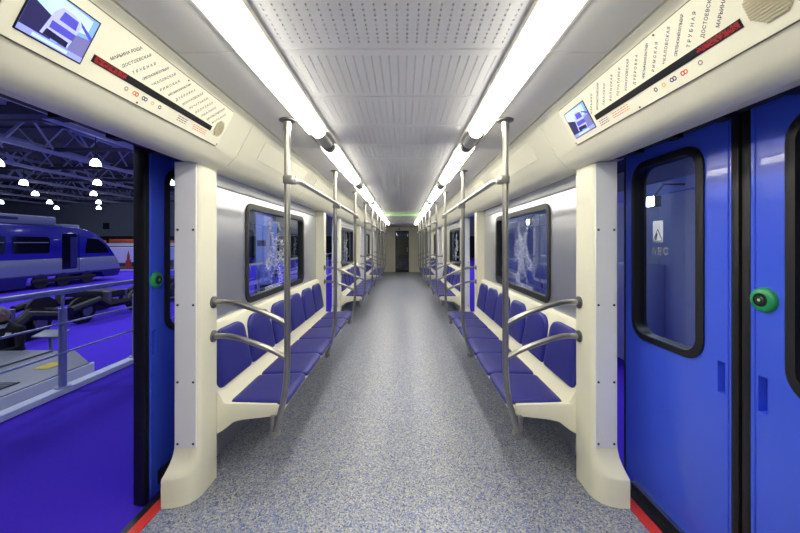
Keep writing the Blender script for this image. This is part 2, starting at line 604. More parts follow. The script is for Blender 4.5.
for x0, x1, z0, z1 in ((-0.32, -0.285, 0, 1.93), (0.285, 0.32, 0, 1.93), (-0.285, 0.285, 1.88, 1.93), (-0.285, 0.285, 0, 0.10)):
    b.box(x0, x1, Y1 - 0.005, Y1 + 0.05, z0, z1)
b.build('door_frame', 'rubber', dr)
MB().box(-0.286, 0.286, Y1 + 0.02, Y1 + 0.026, 0.09, 1.89).build('window_pane', 'glass_dark', dr)
MB().tube([(0.24, Y1 - 0.03, 0.95), (0.24, Y1 - 0.03, 1.15)], 0.012, 8).build('handle', 'steel', dr, smooth=40)
# cab behind the glazed door
b = MB().box(-1.2, 1.2, Y1 + 0.06, Y1 + 2.1, -0.08, 0)
tag(b.build('cab_floor', 'iron'), 'dark floor of the cab beyond the glazed door', 'floor', kind='structure')
b = MB().box(-1.2, 1.2, Y1 + 2.1, Y1 + 2.16, 0, 1.05).box(-1.2, 1.2, Y1 + 2.1, Y1 + 2.16, 1.85, 2.16)
b.box(-1.26, -1.2, Y1 + 0.06, Y1 + 2.16, 0, 2.16).box(1.2, 1.26, Y1 + 0.06, Y1 + 2.16, 0, 2.16)
tag(b.build('wall_cab', 'cab_blue'), 'blue grey cab wall below the front window', 'wall', kind='structure')
cs = empty('cab_chair', (0.05, Y1 + 1.0, 0), 'dark high backed chair inside the cab behind the glazed door', 'chair')
MB().box(-0.18, 0.28, Y1 + 0.8, Y1 + 1.25, 0.46, 0.56).build('seat', 'cab_seat', cs, bevel=0.03)
MB().box(-0.16, 0.26, Y1 + 0.74, Y1 + 0.83, 0.56, 1.25).build('backrest', 'cab_seat', cs, bevel=0.03)
MB().tube([(0.05, Y1 + 1.0, 0), (0.05, Y1 + 1.0, 0.47)], 0.04, 10).build('pedestal', 'steel_dark', cs, smooth=40)
MB().disc((0.05, Y1 + 1.0, 0), (0, 0, 1), 0.2, 0.03, 16).build('base', 'steel_dark', cs, smooth=40)

# ------------------------------------------------------------------ door sills
ti = 3
for sn, s in SIDES.items():
    for di, c in enumerate(DOORC):
        y0, y1 = c - 0.60, c + 0.60
        r_ = empty('trim_%d' % ti, (s * 1.2, c, 0), 'red edged door sill at the %s doorway on the %s' % (ORD[di], SIDE_TXT[sn]), 'door sill', kind='structure')
        ti += 1
        MB().box(s * 1.199, s * 1.254, y0, y1, -0.08, 0.004).build('red_strip', 'red', r_)
        MB().box(s * 1.254, s * (1.338 if s > 0 else 1.305), y0, y1, -0.08, -0.012).build('guide', 'rubber', r_)
        if sn == 'right':
            MB().box(s * 1.316, s * 1.338, y0, y1, -0.012, 0.024).build('threshold', 'steel', r_)
        MB().box(s * 1.146, s * 1.325, c - 0.70, c + 0.70, 1.855, 2.12).build('door_track', 'rubber', r_)
        bb = MB()
        for q in range(5):
            bb.box(s * 1.20, s * 1.30, c - 0.5 + 0.25 * q - 0.03, c - 0.5 + 0.25 * q + 0.03, 1.835, 1.856)
        bb.build('roller', 'iron', r_)

# ------------------------------------------------------------------ door leaves


def door_leaf(num, s, ylead, d, label, button, zt=1.95, zb=0.02):
    """leaf whose leading (meeting) edge is at y=ylead and which extends in direction d along y"""
    r_ = empty('door_%d' % num, (s * XD, ylead + d * 0.34, 0.02), label, 'door', kind='structure')

    def Y(u):
        return ylead + d * u
    W = 0.675
    f0, f1, g0, g1 = 0.155, 0.615, 0.835, 1.80        # window frame outer, in u and z
    i0, i1, j0, j1 = f0 + 0.03, f1 - 0.03, g0 + 0.03, g1 - 0.03
    x0, x1 = XD, XD + 0.05
    lf = MB()
    hu0, hu1, hz0, hz1 = 0.062, 0.095, 0.745, 0.875   # hand recess
    lf.box(s * x0, s * x1, Y(0.035), Y(hu0), zb, zt)
    lf.box(s * x0, s * x1, Y(hu0), Y(hu1), zb, hz0)
    lf.box(s * x0, s * x1, Y(hu0), Y(hu1), hz1, zt)
    lf.box(s * x0, s * x1, Y(hu1), Y(i0), zb, zt)
    lf.box(s * x0, s * x1, Y(i1), Y(W), zb, zt)
    lf.box(s * x0, s * x1, Y(i0), Y(i1), zb, j0)
    lf.box(s * x0, s * x1, Y(i0), Y(i1), j1, zt)
    leaf = lf.build('door_leaf', 'door_blue', r_)
    MB().box(s * (x0 + 0.032), s * x1, Y(hu0), Y(hu1), hz0, hz1).build('hand_recess', 'door_blue', r_)
    MB().box(s * (x0 - 0.004), s * (x0 + 0.001), Y(0.047), Y(0.052), zb, zt).build('edge_bead', 'door_blue', r_)
    MB().box(s * (x0 - 0.004), s * (x1 + 0.01), Y(0.004), Y(0.035), zb, zt).build('rubber_seal', 'rubber', r_, bevel=0.004)
    MB().box(s * (x0 - 0.003), s * x1, Y(W), Y(W + 0.012), zb, zt).build('edge_seal', 'rubber', r_)
    if s < 0:
        MB().box(s * (x0 - 0.03), s * (x0 + 0.001), Y(0.10), Y(0.60), 0.005, 0.085).build('guide_shoe', 'rubber', r_, bevel=0.004)
    us = sorted((Y(f0), Y(f1)))
    outer = rrect(us[0], us[1], g0, g1, 0.10, 8)
    inner = rrect(us[0] + 0.034, us[1] - 0.034, g0 + 0.034, g1 - 0.034, 0.07, 8)
    mid = rrect(us[0] + 0.012, us[1] - 0.012, g0 + 0.012, g1 - 0.012, 0.09, 8)
    fr = MB().loft([[(s * (x0 + 0.002), u, v) for u, v in outer], [(s * (x0 - 0.008), u, v) for u, v in outer],
                    [(s * (x0 - 0.014), u, v) for u, v in mid], [(s * (x0 - 0.012), u, v) for u, v in inner],
                    [(s * (x1 + 0.004), u, v) for u, v in inner], [(s * (x1 + 0.004), u, v) for u, v in outer]], cap=False)
    frame = fr.build('window_frame', 'rubber', r_, smooth=40)
    g = MB().loft([[(s * x, u, v) for u, v in rrect(us[0] + 0.033, us[1] - 0.033, g0 + 0.033, g1 - 0.033, 0.071, 8)] for x in (x0 + 0.015, x0 + 0.021)])
    g.build('window_pane', 'glass', frame)
    if button:
        cb = Vector((s * x0, Y(0.085), 1.155))
        ax = Vector((-s, 0, 0))
        bt = MB().tube([cb, cb + ax * 0.006, cb + ax * 0.014, cb + ax * 0.018], [0.046, 0.045, 0.040, 0.026], 24).build('door_button', 'green', r_, smooth=50)
        MB().tube([cb + ax * 0.016, cb + ax * 0.0205], [0.026, 0.023], 20).build('button_ring', 'black', bt, smooth=40)
        MB().tube([cb + ax * 0.018, cb + ax * 0.023], [0.018, 0.012], 16).build('button_cap', 'green_dark', bt, smooth=40)
        MB().tube([cb + ax * 0.0225, cb + ax * 0.024], [0.006, 0.005], 10).build('button_lamp', 'grille', bt, smooth=40)
    return r_, frame


dn = 0
for sn, s in SIDES.items():
    for di, c in enumerate(DOORC):
        for d in (1, -1):
            dn += 1
            if dn == 9:
                dn = 10
            op = 0.495 if (sn == 'left' and di == 0) else 0.0
            if di == 0 and sn == 'left':
                lab = ('blue sliding door leaf with green button, slid open beside the carpeted platform' if d > 0
                       else 'blue sliding door leaf slid open away from the railing posts in view')
            elif di == 0:
                lab = ('closed blue door leaf with sticker on its window and no button' if d > 0
                       else 'closed blue door leaf with green round button beside the meeting edge')
            else:
                lab = 'closed blue door leaf of the %s doorway on the %s, %s side' % (
                    ORD[di], SIDE_TXT[sn], 'cab' if d > 0 else 'open doorway' if sn == 'left' else 'green button')
            btn = (d < 0) if sn == 'right' else (d > 0)
            o, frame = door_leaf(dn, s, c + d * (op + 0.002), d, lab, btn, zb=0.02 if s > 0 else -0.04)
            if di == 0 and sn == 'right' and d > 0:
                # white square pictogram and faint letters on the pane
                xs_ = s * (XD + 0.0135)
                st = MB().box(xs_, xs_ + s * 0.001, 1.72, 1.79, 1.365, 1.475).build('sticker', 'white_print', frame)
                tr_ = MB()
                xt = xs_ - s * 0.0008

                def bar(a, b_, wd):
                    dv = Vector((0, b_[0] - a[0], b_[1] - a[1]))
                    n = Vector((0, -dv.z, dv.y)).normalized() * wd
                    A, B = Vector((xt, *a)), Vector((xt, *b_))
                    tr_.add([A - n, B - n, B + n, A + n], [(0, 1, 2, 3)])
                bar((1.786, 1.372), (1.755, 1.43), 0.0018)
                bar((1.755, 1.43), (1.724, 1.372), 0.0022)
                bar((1.787, 1.370), (1.723, 1.370), 0.0025)
                bar((1.770, 1.375), (1.762, 1.41), 0.006)
                tr_.build('pictogram', 'ink', frame)
                vs_, fs = text_mesh('АЕС', 0.05, 0.12)
                MB().add([(xs_, 1.80 - p[0], 1.30 + p[1]) for p in vs_], fs).build('lettering', 'ink_grey', frame)

# ------------------------------------------------------------------ pillars


def pillar_geo(s, yf, d, label):
    """door pillar; yf = y of its door-facing face, d = direction (+1: body lies at larger y)"""
    r_ = empty('door_pillar', (s * 1.12, yf + d * 0.083, 0), label, 'pillar', 'cream pillars beside the doors')
    top = [(1.178, 0.0), (1.14, 0.0), (1.085, 0.0), (1.065, 0.002), (1.052, 0.010), (1.045, 0.026), (1.045, 0.166), (1.178, 0.166)]
    foot = [(1.2, -0.072), (1.145, -0.068), (1.105, -0.055), (1.075, -0.035), (1.056, -0.008), (1.045, 0.026), (1.045, 0.166), (1.2, 0.166)]

    def ring(k, z):
        # each plan point follows its own flare so the hollow falls away towards the aisle side
        return [(s * (t[0] + (f[0] - t[0]) * k), yf + d * (t[1] + (f[1] - t[1]) * k), z) for t, f in zip(top, foot)]
    rr = [ring(1, 0), ring(1, 0.14), ring(0.96, 0.15), ring(0.72, 0.168), ring(0.42, 0.195), ring(0.18, 0.225), ring(0.04, 0.26), ring(0, 0.29), ring(0, 1.792)]
    MB().loft(rr).build('body', 'cream', r_, smooth=50)
    pl = MB().box(s * 1.062, s * 1.175, yf + d * 0.02, yf - d * 0.004, 0.27, 1.785).build('cover_plate', 'plate', r_, bevel=0.002, bseg=1)
    pl = [o for o in r_.children if o.name.startswith('cover_plate')][0]
    for z in (0.29, 0.62, 1.03, 1.43):
        z = 0.292 if z == 0.29 else z
        for x in (1.077, 1.160):
            MB().tube([(s * x, yf - d * 0.003, z), (s * x, yf - d * 0.007, z)], [0.0075, 0.005], 10).build('screw', 'screw', pl, smooth=40)
    return r_


for sn, s in SIDES.items():
    for di, c in enumerate(DOORC):
        for d in (1, -1):
            if di == 0 and d < 0:
                lab = 'cream door pillar on the near jamb of the %s' % ('open doorway' if s < 0 else 'closed doors with the green button')
            elif di == 0:
                lab = 'cream door pillar with screwed grey plate beside the %s' % ('open doorway' if s < 0 else 'closed blue door window')
            else:
                lab = 'cream pillar of the %s doorway on the %s, at its %s jamb' % (ORD[di], SIDE_TXT[sn], 'cab end' if d > 0 else 'near')
            pillar_geo(s, c + d * 0.50, d, lab)

# ------------------------------------------------------------------ benches and handrails
SHELL = [(0.664, 0.375), (0.655, 0.392), (0.660, 0.405), (0.985, 0.405), (1.005, 0.418), (1.040, 0.485), (1.060, 0.53), (1.108, 0.852),
         (1.118, 0.868), (1.1505, 0.872), (1.1505, 0.30), (1.03, 0.31), (0.95, 0.335), (0.70, 0.358)]
END = [(0.695, 0.36), (0.695, 0.412), (0.705, 0.418), (1.02, 0.424), (1.06, 0.53), (1.108, 0.852), (1.1505, 0.872), (1.1505, 0.215), (1.07, 0.232), (1.01, 0.268),
       (0.95, 0.315), (0.90, 0.328), (0.71, 0.350)]


def bench(s, y0, y1, label):
    r_ = empty('bench_seat', (s * 0.95, (y0 + y1) / 2, 0.4), label, 'bench', 'six seat benches along the walls')
    MB().prof_y([(s * x, z) for x, z in SHELL], y0, y1).build('shell', 'cream', r_, bevel=0.006)
    for ya in (y0 - 0.004, y1 - 0.026):
        MB().prof_y([(s * x, z) for x, z in END], ya, ya + 0.03).build('end_panel', 'cream', r_, bevel=0.005)
    n = 6
    wd = (y1 - y0 - 0.02) / n
    for i in range(n):
        yc = y0 + 0.01 + wd * (i + 0.5)
        if i == 0:
            ol = rrect(-0.335 / 2, 0.335 / 2, -wd / 2 + 0.006, wd / 2 - 0.006, 0.035, 4)
            cu = pad(MB(), ol, 0.026, lambda u, v, h: (s * (0.817 - u), yc + v, 0.402 + h + 0.012 * (u / 0.17 if u > 0 else 0) - (0.0 if u < 0.13 else (u - 0.13) * 0.35)), 0.012, 0.003)
            c0 = cu.build('seat_cushion', 'blue_vinyl', r_, smooth=50)
            hh = 0.335
            ol = []
            wb, wt = wd / 2 - 0.008, wd / 2 - 0.034
            for a in range(0, 7):                      # bottom corners tight, top corners broad
                t = R(-90 + 15 * a)
                ol.append((wb - 0.03 + 0.03 * math.cos(t), 0.03 + 0.03 * math.sin(t)))
            for a in range(0, 9):
                t = R(90 * a / 8)
                ol.append((wt - 0.10 + 0.10 * math.cos(t), hh - 0.085 + 0.085 * math.sin(t)))
            ol = ol + [(-u, v) for u, v in reversed(ol)]
            A, B = Vector((1.053, 0.495)), Vector((1.100, 0.495 + 0.332))
            dv = (B - A).normalized()
            nv = Vector((-dv.y, dv.x))

            def t3(u, v, h):
                q = A + dv * v + nv * (h - 0.004)
                return (s * q.x, yc + u, q.y)
            b0 = pad(MB(), ol, 0.026, t3, 0.012, 0.004).build('backrest', 'blue_vinyl', r_, smooth=50)
            yb = yc
        else:
            for o in (c0, b0):
                q = o.copy()
                col.objects.link(q)
                q.parent = r_
                q.location = (0, yc - yb, 0)
                WL[q] = WL[r_]
    return r_


def handrail(s, y0, y1, label):
    r_ = empty('handrail', (s * 0.62, (y0 + y1) / 2, 0.3), label, 'handrail', 'steel handrails in front of the benches')
    py = [y0 - 0.045, (y0 + y1) / 2, y1 + 0.045]
    xp = 0.622
    rad = 0.0175
    for i, y in enumerate(py):
        path = [(s * xp, y, 2.062), (s * xp, y, 1.4), (s * xp, y, 0.68), (s * (xp + 0.003), y, 0.60), (s * (xp + 0.011), y, 0.52),
                (s * (xp + 0.026), y, 0.44), (s * (xp + 0.048), y, 0.36), (s * (xp + 0.068), y, 0.295), (s * (xp + 0.08), y, 0.25)]
        p = MB().tube(path, rad, 14).build('pole', 'steel', r_, smooth=50)
        MB().tube([(s * xp, y, 2.064), (s * xp, y, 2.056), (s * xp, y, 2.050)], [0.046, 0.046, 0.024], 18).build('flange', 'steel_dark', p, smooth=40)
        MB().tube([(s * xp, y, 2.052), (s * xp, y, 2.0)], 0.021, 14).build('collar', 'steel', p, smooth=40)
        bk = MB().box(s * (xp + 0.045), s * (xp + 0.095), y - 0.02, y + 0.02, 0.262, 0.29)
        bk.obox((s * (xp + 0.075), y - 0.011, 0.26), (0, 0.022, 0), (s * 0.022, 0, 0), (0, 0, 0.115))
        bk.build('bracket', 'steel', p, bevel=0.004)
        # clamp that carries the horizontal rail on the aisle side
        cl = MB().box(s * (xp - 0.05), s * (xp + 0.021), y - 0.021, y + 0.021, 1.695, 1.745)
        cl.build('clamp', 'steel', p, bevel=0.008)
    xr = xp - 0.028
    rp = [(s * xr, py[0] - 0.02, 1.72), (s * xr, py[0] + 0.06, 1.722), (s * xr, py[0] + 0.14, 1.735), (s * xr, py[2] - 0.14, 1.735), (s * xr, py[2] - 0.06, 1.722), (s * xr, py[2] + 0.02, 1.72)]
    MB().tube(rp, 0.0165, 12).build('top_rail', 'steel', r_, smooth=50)
    for y in (py[0], py[2]):
        for za in (1.022, 0.828):
            pth = []
            for k in range(13):
                t = k / 12
                x = XP + 0.002 + (xp - XP) * t
                z = za + 0.006 * math.sin(math.pi * min(1, t * 2)) - 0.125 * t ** 2.0
                pth.append((s * x, y, z))
            ar = MB().tube(pth, 0.0155, 12).build('grab_rail', 'steel', r_, smooth=50)
            MB().tube([(s * (XP + 0.004), y, za), (s * (XP - 0.008), y, za), (s * (XP - 0.014), y, za)], [0.034, 0.034, 0.022], 18).build('wall_flange', 'steel_dark', ar, smooth=40)
    return r_


for sn, s in SIDES.items():
    for i, (y0, y1) in enumerate(BEN):
        near = ['next to the open doorway' if s < 0 else 'next to the closed door with green button',
                'beyond the second doorway on the ' + SIDE_TXT[sn], 'beyond the third doorway on the ' + SIDE_TXT[sn]][i]
        bench(s, y0, y1, 'blue cushioned cream six seat bench ' + near)
        handrail(s, y0, y1, 'stainless steel pole handrail of the bench ' + near)

# ------------------------------------------------------------------ ceiling lights
for sn, s in SIDES.items():
    for k in range(-3, 7):
        ya = 0.80 + 1.77 * k
        yb = ya + 1.41
        n_from_cab = 7 - k
        lt = empty('ceiling_light' if k >= 0 else 'ceiling_light_offscreen', (s * 0.513, ya, 2.09), '%s tube light from the cab door, row on the %s' % (ORD[n_from_cab - 1], SIDE_TXT[sn]),
                   'ceiling light', 'tube lights in two rows on the ceiling')

        def half(y, wx, dz, zt=2.085, seg=12):
            return [(s * 0.513 + wx * math.cos(R(180 + 180 * q / seg)), y, zt + dz * math.sin(R(180 + 180 * q / seg))) for q in range(seg + 1)]
        MB().loft([half(ya, 0.043, 0.042), half(yb, 0.043, 0.042)]).build('diffuser', 'tube', lt, smooth=40)
        MB().loft([half(yb, 0.046, 0.045), half(yb + 0.25, 0.046, 0.045)]).build('end_cap', 'cap', lt, smooth=40)
        MB().loft([half(yb + 0.25, 0.049, 0.048), half(yb + 0.30, 0.049, 0.048)]).build('ring', 'cap_dark', lt, smooth=40)
        MB().loft([half(yb + 0.30, 0.046, 0.045), half(yb + 0.36, 0.046, 0.045)]).build('end_cap', 'cap', lt, smooth=40)

tag(MB().box(-0.43, 0.43, 8.69, 8.715, 2.045, 2.101).build('ceiling_strip', 'sign_green', bevel=0.003),
    'thin green strip crossing the ceiling between the two rows of lights', 'strip')

# ------------------------------------------------------------------ route display panels
STATIONS = ['МАРЬИНА РОЩА', 'ДОСТОЕВСКАЯ', 'ТРУБНАЯ', 'СРЕТЕНСКИЙ БУЛЬВАР', 'ЧКАЛОВСКАЯ', 'РИМСКАЯ', 'КРЕСТЬЯНСКАЯ ЗАСТАВА', 'ДУБРОВКА',
            'КОЖУХОВСКАЯ', 'ПЕЧАТНИКИ', 'ВОЛЖСКАЯ', 'ЛЮБЛИНО', 'БРАТИСЛАВСКАЯ', 'МАРЬИНО']


def route_panel(s, cfg, label):
    """u is metres to the reader's right along the panel, t is 0..1 up the slanted face"""
    ystart, rd = cfg['y0'], cfg['dir']                 # reader's left end and its direction along y

    def P(u, t, off):
        return on_panel(s, ystart + rd * u, t, off)
    r_ = empty('route_display', on_panel(s, ystart + rd * cfg['len'] / 2, 0.5, 0), label, 'display panel')
    L = cfg['len']
    mb = MB()
    # brown strip behind paints in the joint's shadow, then the plate itself
    def slab(u0, u1, t0, t1, o0, o1, target=None, r=0.0):
        target = target or MB()
        if r:
            ol = rrect(u0, u1, t0 * PH, t1 * PH, r, 4)
        else:
            ol = [(u0, t0 * PH), (u1, t0 * PH), (u1, t1 * PH), (u0, t1 * PH)]
        target.loft([[P(u, v / PH, o) for u, v in ol] for o in (o0, o1)])
        return target
    slab(-0.004, L + 0.004, -0.015, 0.995, -0.004, 0.0015, r=0.016).build('joint_shadow', 'shadow_brown', r_)
    plate = slab(0, L, 0.005, 0.975, -0.004, 0.005, r=0.014).build('plate', 'cream', r_)
    # screen
    u0, u1 = cfg['screen']
    t0, t1 = 0.16, 0.80
    slab(u0 - 0.004, u1 + 0.004, t0 - 0.02, t1 + 0.02, 0.002, 0.0065).build('screen_bezel', 'black', r_)
    pic = MB()

    def poly(pts, mi, lay):
        pic.add([P(u0 + (u1 - u0) * a, t0 + (t1 - t0) * b_, 0.0068 + 0.0002 * lay) for a, b_ in pts], [tuple(range(len(pts)))], mi)
    names = ['s_sky', 's_sky2', 's_dark', 's_train', 's_train2', 's_plat', 's_strip', 's_shade']
    poly([(0, 0), (1, 0), (1, 1), (0, 1)], 0, 0)
    poly([(0.0, 0.55), (0.5, 0.5), (0.9, 0.62), (0.9, 0.95), (0.25, 1), (0, 1)], 1, 1)
    poly([(0, 0.12), (0.45, 0.12), (0.36, 0.55), (0, 0.70)], 2, 2)
    poly([(0.55, 0.12), (1, 0.12), (1, 0.55), (0.75, 0.5)], 5, 2)
    poly([(0.28, 0.16), (0.72, 0.14), (0.78, 0.70), (0.62, 0.84), (0.42, 0.84), (0.34, 0.68)], 3, 3)
    poly([(0.44, 0.58), (0.72, 0.56), (0.70, 0.76), (0.46, 0.78)], 4, 4)
    poly([(0.36, 0.34), (0.74, 0.33), (0.755, 0.48), (0.36, 0.50)], 4, 4)
    poly([(0.32, 0.16), (0.70, 0.14), (0.70, 0.26), (0.34, 0.30)], 7, 4)
    poly([(0.78, 0.70), (1, 0.52), (1, 0.62), (0.72, 0.80)], 4, 3)
    poly([(0, 0), (1, 0), (1, 0.12), (0, 0.12)], 6, 5)
    poly([(0.2, 0.02), (0.75, 0.02), (0.75, 0.09), (0.2, 0.09)], 1, 6)
    pic.build('screen_picture', names, r_)
    # led line
    s0, s1 = cfg['strip']
    slab(s0, s1, 0.265, 0.385, 0.002, 0.007).build('led_strip', 'black', r_)
    led = MB()
    a0, a1 = cfg['lit']
    n = 34
    for i in range(n):
        for j in range(5):
            if random.random() < 0.72:
                uu = a0 + (a1 - a0) * i / n
                tt = 0.285 + 0.018 * j
                led.add([P(uu, tt, 0.0075), P(uu + 0.0035, tt, 0.0075), P(uu + 0.0035, tt + 0.014, 0.0075), P(uu, tt + 0.014, 0.0075)], [(0, 1, 2, 3)])
    tag(led.build('led_lettering', 'led', r_), kind='stuff')
    # station names, slanting up to the reader's right
    names_ = STATIONS if cfg['first_left'] else STATIONS[::-1]
    for i, nm in enumerate(names_):
        wd = 0.118 if len(nm) > 7 else 0.105
        vs_, fs = text_mesh(nm, 0.0140 if len(nm) < 15 else 0.0120, wd)
        if len(nm) >= 15:
            k = wd / max(p[0] for p in vs_)
            vs_ = [(p[0] * k, p[1]) for p in vs_]
        ub = cfg['names'][0] + (cfg['names'][1] - cfg['names'][0]) * i / 13
        ca, sa = math.cos(R(50)), math.sin(R(50))
        MB().add([P(ub + x * ca - y * sa, 0.435 + (x * sa + y * ca) / PH, 0.0054) for x, y in vs_], fs).build('station_name', 'ink', r_)
    # line symbols and small print under the led line
    def ring(uc, tc, rr, m):
        rg = MB()
        n_ = 14
        vs_ = []
        for k_ in range(n_):
            a = 2 * math.pi * k_ / n_
            for q in (rr, rr * 0.5):
                vs_.append(P(uc + q * math.cos(a), tc + q * math.sin(a) / PH, 0.0054))
        rg.add(vs_, [(2 * k_, 2 * ((k_ + 1) % n_), 2 * ((k_ + 1) % n_) + 1, 2 * k_ + 1) for k_ in range(n_)])
        rg.build('line_symbol', m, r_)
    for uc, m in cfg['symbols']:
        ring(uc, 0.165, 0.0078, m)
    for (ua, ub, m) in cfg['print']:
        for q in range(3):
            pr = MB()
            uu = ua
            while uu < ub:
                l_ = random.uniform(0.008, 0.02)
                e = min(ub, uu + l_)
                pr.add([P(uu, 0.20 - 0.045 * q, 0.0054), P(e, 0.20 - 0.045 * q, 0.0054), P(e, 0.215 - 0.045 * q, 0.0054), P(uu, 0.215 - 0.045 * q, 0.0054)], [(0, 1, 2, 3)])
                uu += l_ + 0.003
            pr.build('small_print', m, r_)
    # loudspeaker grille, eight sided, with slots
    gc, gw, gh, gt = cfg['grille']
    c8 = [(gc + gw * math.cos(R(22.5 + 45 * q)) * 1.08, gt * PH + gh * math.sin(R(22.5 + 45 * q)) * 1.08) for q in range(8)]
    gr = MB().loft([[P(u, v / PH, o) for u, v in c8] for o in (0.002, 0.0062)]).build('speaker_grille', 'grille', r_)
    sl = MB()
    for q in range(13):
        v = gt * PH + gh * (-0.86 + 1.72 * q / 12)
        k = (v - gt * PH) / gh
        hw = gw * (0.96 if abs(k) < 0.4 else 0.96 - (abs(k) - 0.4) * 1.0)
        o_ = P(gc - hw, (v - gh * 0.035) / PH, 0.005)
        sl.obox(o_, P(gc + hw, (v - gh * 0.035) / PH, 0.005) - o_, P(gc - hw, (v + gh * 0.035) / PH, 0.005) - o_, P(gc - hw, (v - gh * 0.035) / PH, 0.0105) - o_)
    tag(sl.build('slats', 'grille', gr), kind='stuff')
    for u, t in ((0.012, 0.05), (L * 0.62, 0.93), (L - 0.012, 0.05), (L * 0.45, 0.04)):
        MB().disc(P(u, t, 0.004), on_panel(s, 0, 0, 1) - on_panel(s, 0, 0, 0), 0.0035, 0.0025, 8).build('screw', 'screw', r_)
    return r_


yl = 0.79
route_panel(-1, dict(y0=yl, dir=1, len=0.97, screen=(0.04, 0.205), strip=(0.232, 0.862), lit=(0.238, 0.355), first_left=True,
                     names=(0.285, 0.855),
                     symbols=[(0.375, 'ink_grey'), (0.410, 'ink_orange'), (0.421, 'ink_red'), (0.452, 'ink_navy'), (0.463, 'ink_navy'), (0.497, 'ink_yellow'), (0.535, 'ink_purple')],
                     print=[(0.64, 0.70, 'ink_purple'), (0.745, 0.845, 'ink_orange')], grille=(0.918, 0.033, 0.040, 0.42)),
            'slanted route display with its screen and station names above the open doorway')
route_panel(1, dict(y0=1.745, dir=-1, len=1.06, screen=(0.035, 0.205), strip=(0.232, 0.885), lit=(0.755, 0.88), first_left=False,
                    names=(0.222, 0.835),
                    symbols=[(0.572, 'ink_purple'), (0.608, 'ink_yellow'), (0.642, 'ink_navy'), (0.653, 'ink_navy'), (0.685, 'ink_red'), (0.696, 'ink_orange'), (0.748, 'ink_grey')],
                    print=[(0.24, 0.30, 'ink_purple'), (0.33, 0.43, 'ink_orange')], grille=(0.955, 0.052, 0.052, 0.40)),
            'slanted route display with its screen and station names above the closed blue doors')

# ------------------------------------------------------------------ exhibition hall outside
HZ = -1.3
tag(MB().box(-75, 30, -25, 75, HZ - 0.2, HZ).build('hall_floor', 'carpet'), 'blue carpeted hall floor below the platform', 'floor', kind='structure')
b = MB().box(-75, 30, -25, 75, 11.0, 11.3)
tag(b.build('hall_roof', 'hall_roof'), 'dark roof sheet above the hall trusses', 'ceiling', kind='structure')
hw = MB()
hw.box(-75, 30, 62, 62.4, 2.6, 11)
hw_ = tag(hw.build('wall_hall_far', 'hall_wall'), 'grey green upper wall at the far end of the hall', 'wall', kind='structure')
MB().box(-75, 30, 62.0, 62.4, HZ, 2.6).build('dark_band', 'hall_dark', hw_)
MB().box(-54.6, -53.5, 61.9, 62.05, 3.9, 5.0).build('vent_panel', 'hall_dark', hw_)
tag(MB().box(-75.4, -75, -25, 75, HZ, 11).build('wall_hall_left', 'hall_wall'), 'grey side wall of the hall beyond the blue train', 'wall', kind='structure')
tag(MB().box(30, 30.4, -25, 75, HZ, 11).build('wall_hall_right', 'hall_wall'), 'grey side wall of the hall outside the closed doors', 'wall', kind='structure')
tag(MB().box(-75, 30, -25.4, -25, HZ, 11).build('wall_hall_near', 'hall_wall'), 'grey end wall of the hall behind the platform', 'wall', kind='structure')

# platform and kerb
tag(MB().box(-3.12, -1.305, -8, 22, HZ, -0.05).build('platform', 'carpet'), 'bright blue carpeted platform outside the open doorway', 'platform', kind='structure')
tag(MB().box(-3.23, -3.12, -8, 22, HZ, 0.0).build('trim_20', 'kerb', bevel=0.004), 'white kerb along the platform edge under the railing', 'kerb', kind='structure')
rl = empty('platform_railing', (-3.175, 4, 0), 'blue grey steel railing with three rails along the platform edge', 'railing')
XR_ = -3.175
p0 = None
for k in range(-4, 22):
    y = 3.21 + 0.87 * k
    if p0 is None:
        p0 = MB().tube([(XR_, y, -0.002), (XR_, y, 0.745)], 0.031, 14).build('post', 'rail_paint', rl, smooth=40)
        MB().tube([(XR_, y, 0.74), (XR_, y, 0.885)], 0.012, 10).build('pin', 'rail_paint', p0, smooth=40)
        MB().disc((XR_, y, -0.001), (0, 0, 1), 0.06, 0.012, 16).build('base_plate', 'rail_paint', p0, smooth=40)
        for z in (0.61, 0.335):
            MB().disc((XR_ + 0.02, y, z), (1, 0, 0), 0.014, 0.022, 10).build('rail_clip', 'rail_paint', p0, smooth=40)
        yb0 = y
    else:
        copy_tree(p0, (0, 0, 0), rl).location = (0, y - yb0, 0)
MB().tube([(XR_, -1, 0.90), (XR_, 21.6, 0.90)], 0.026, 12).build('handrail', 'rail_paint', rl, smooth=40)
for z in (0.61, 0.335):
    MB().tube([(XR_ + 0.042, -1, z), (XR_ + 0.042, 21.6, z)], 0.010, 10).build('rail', 'rail_paint', rl, smooth=40)

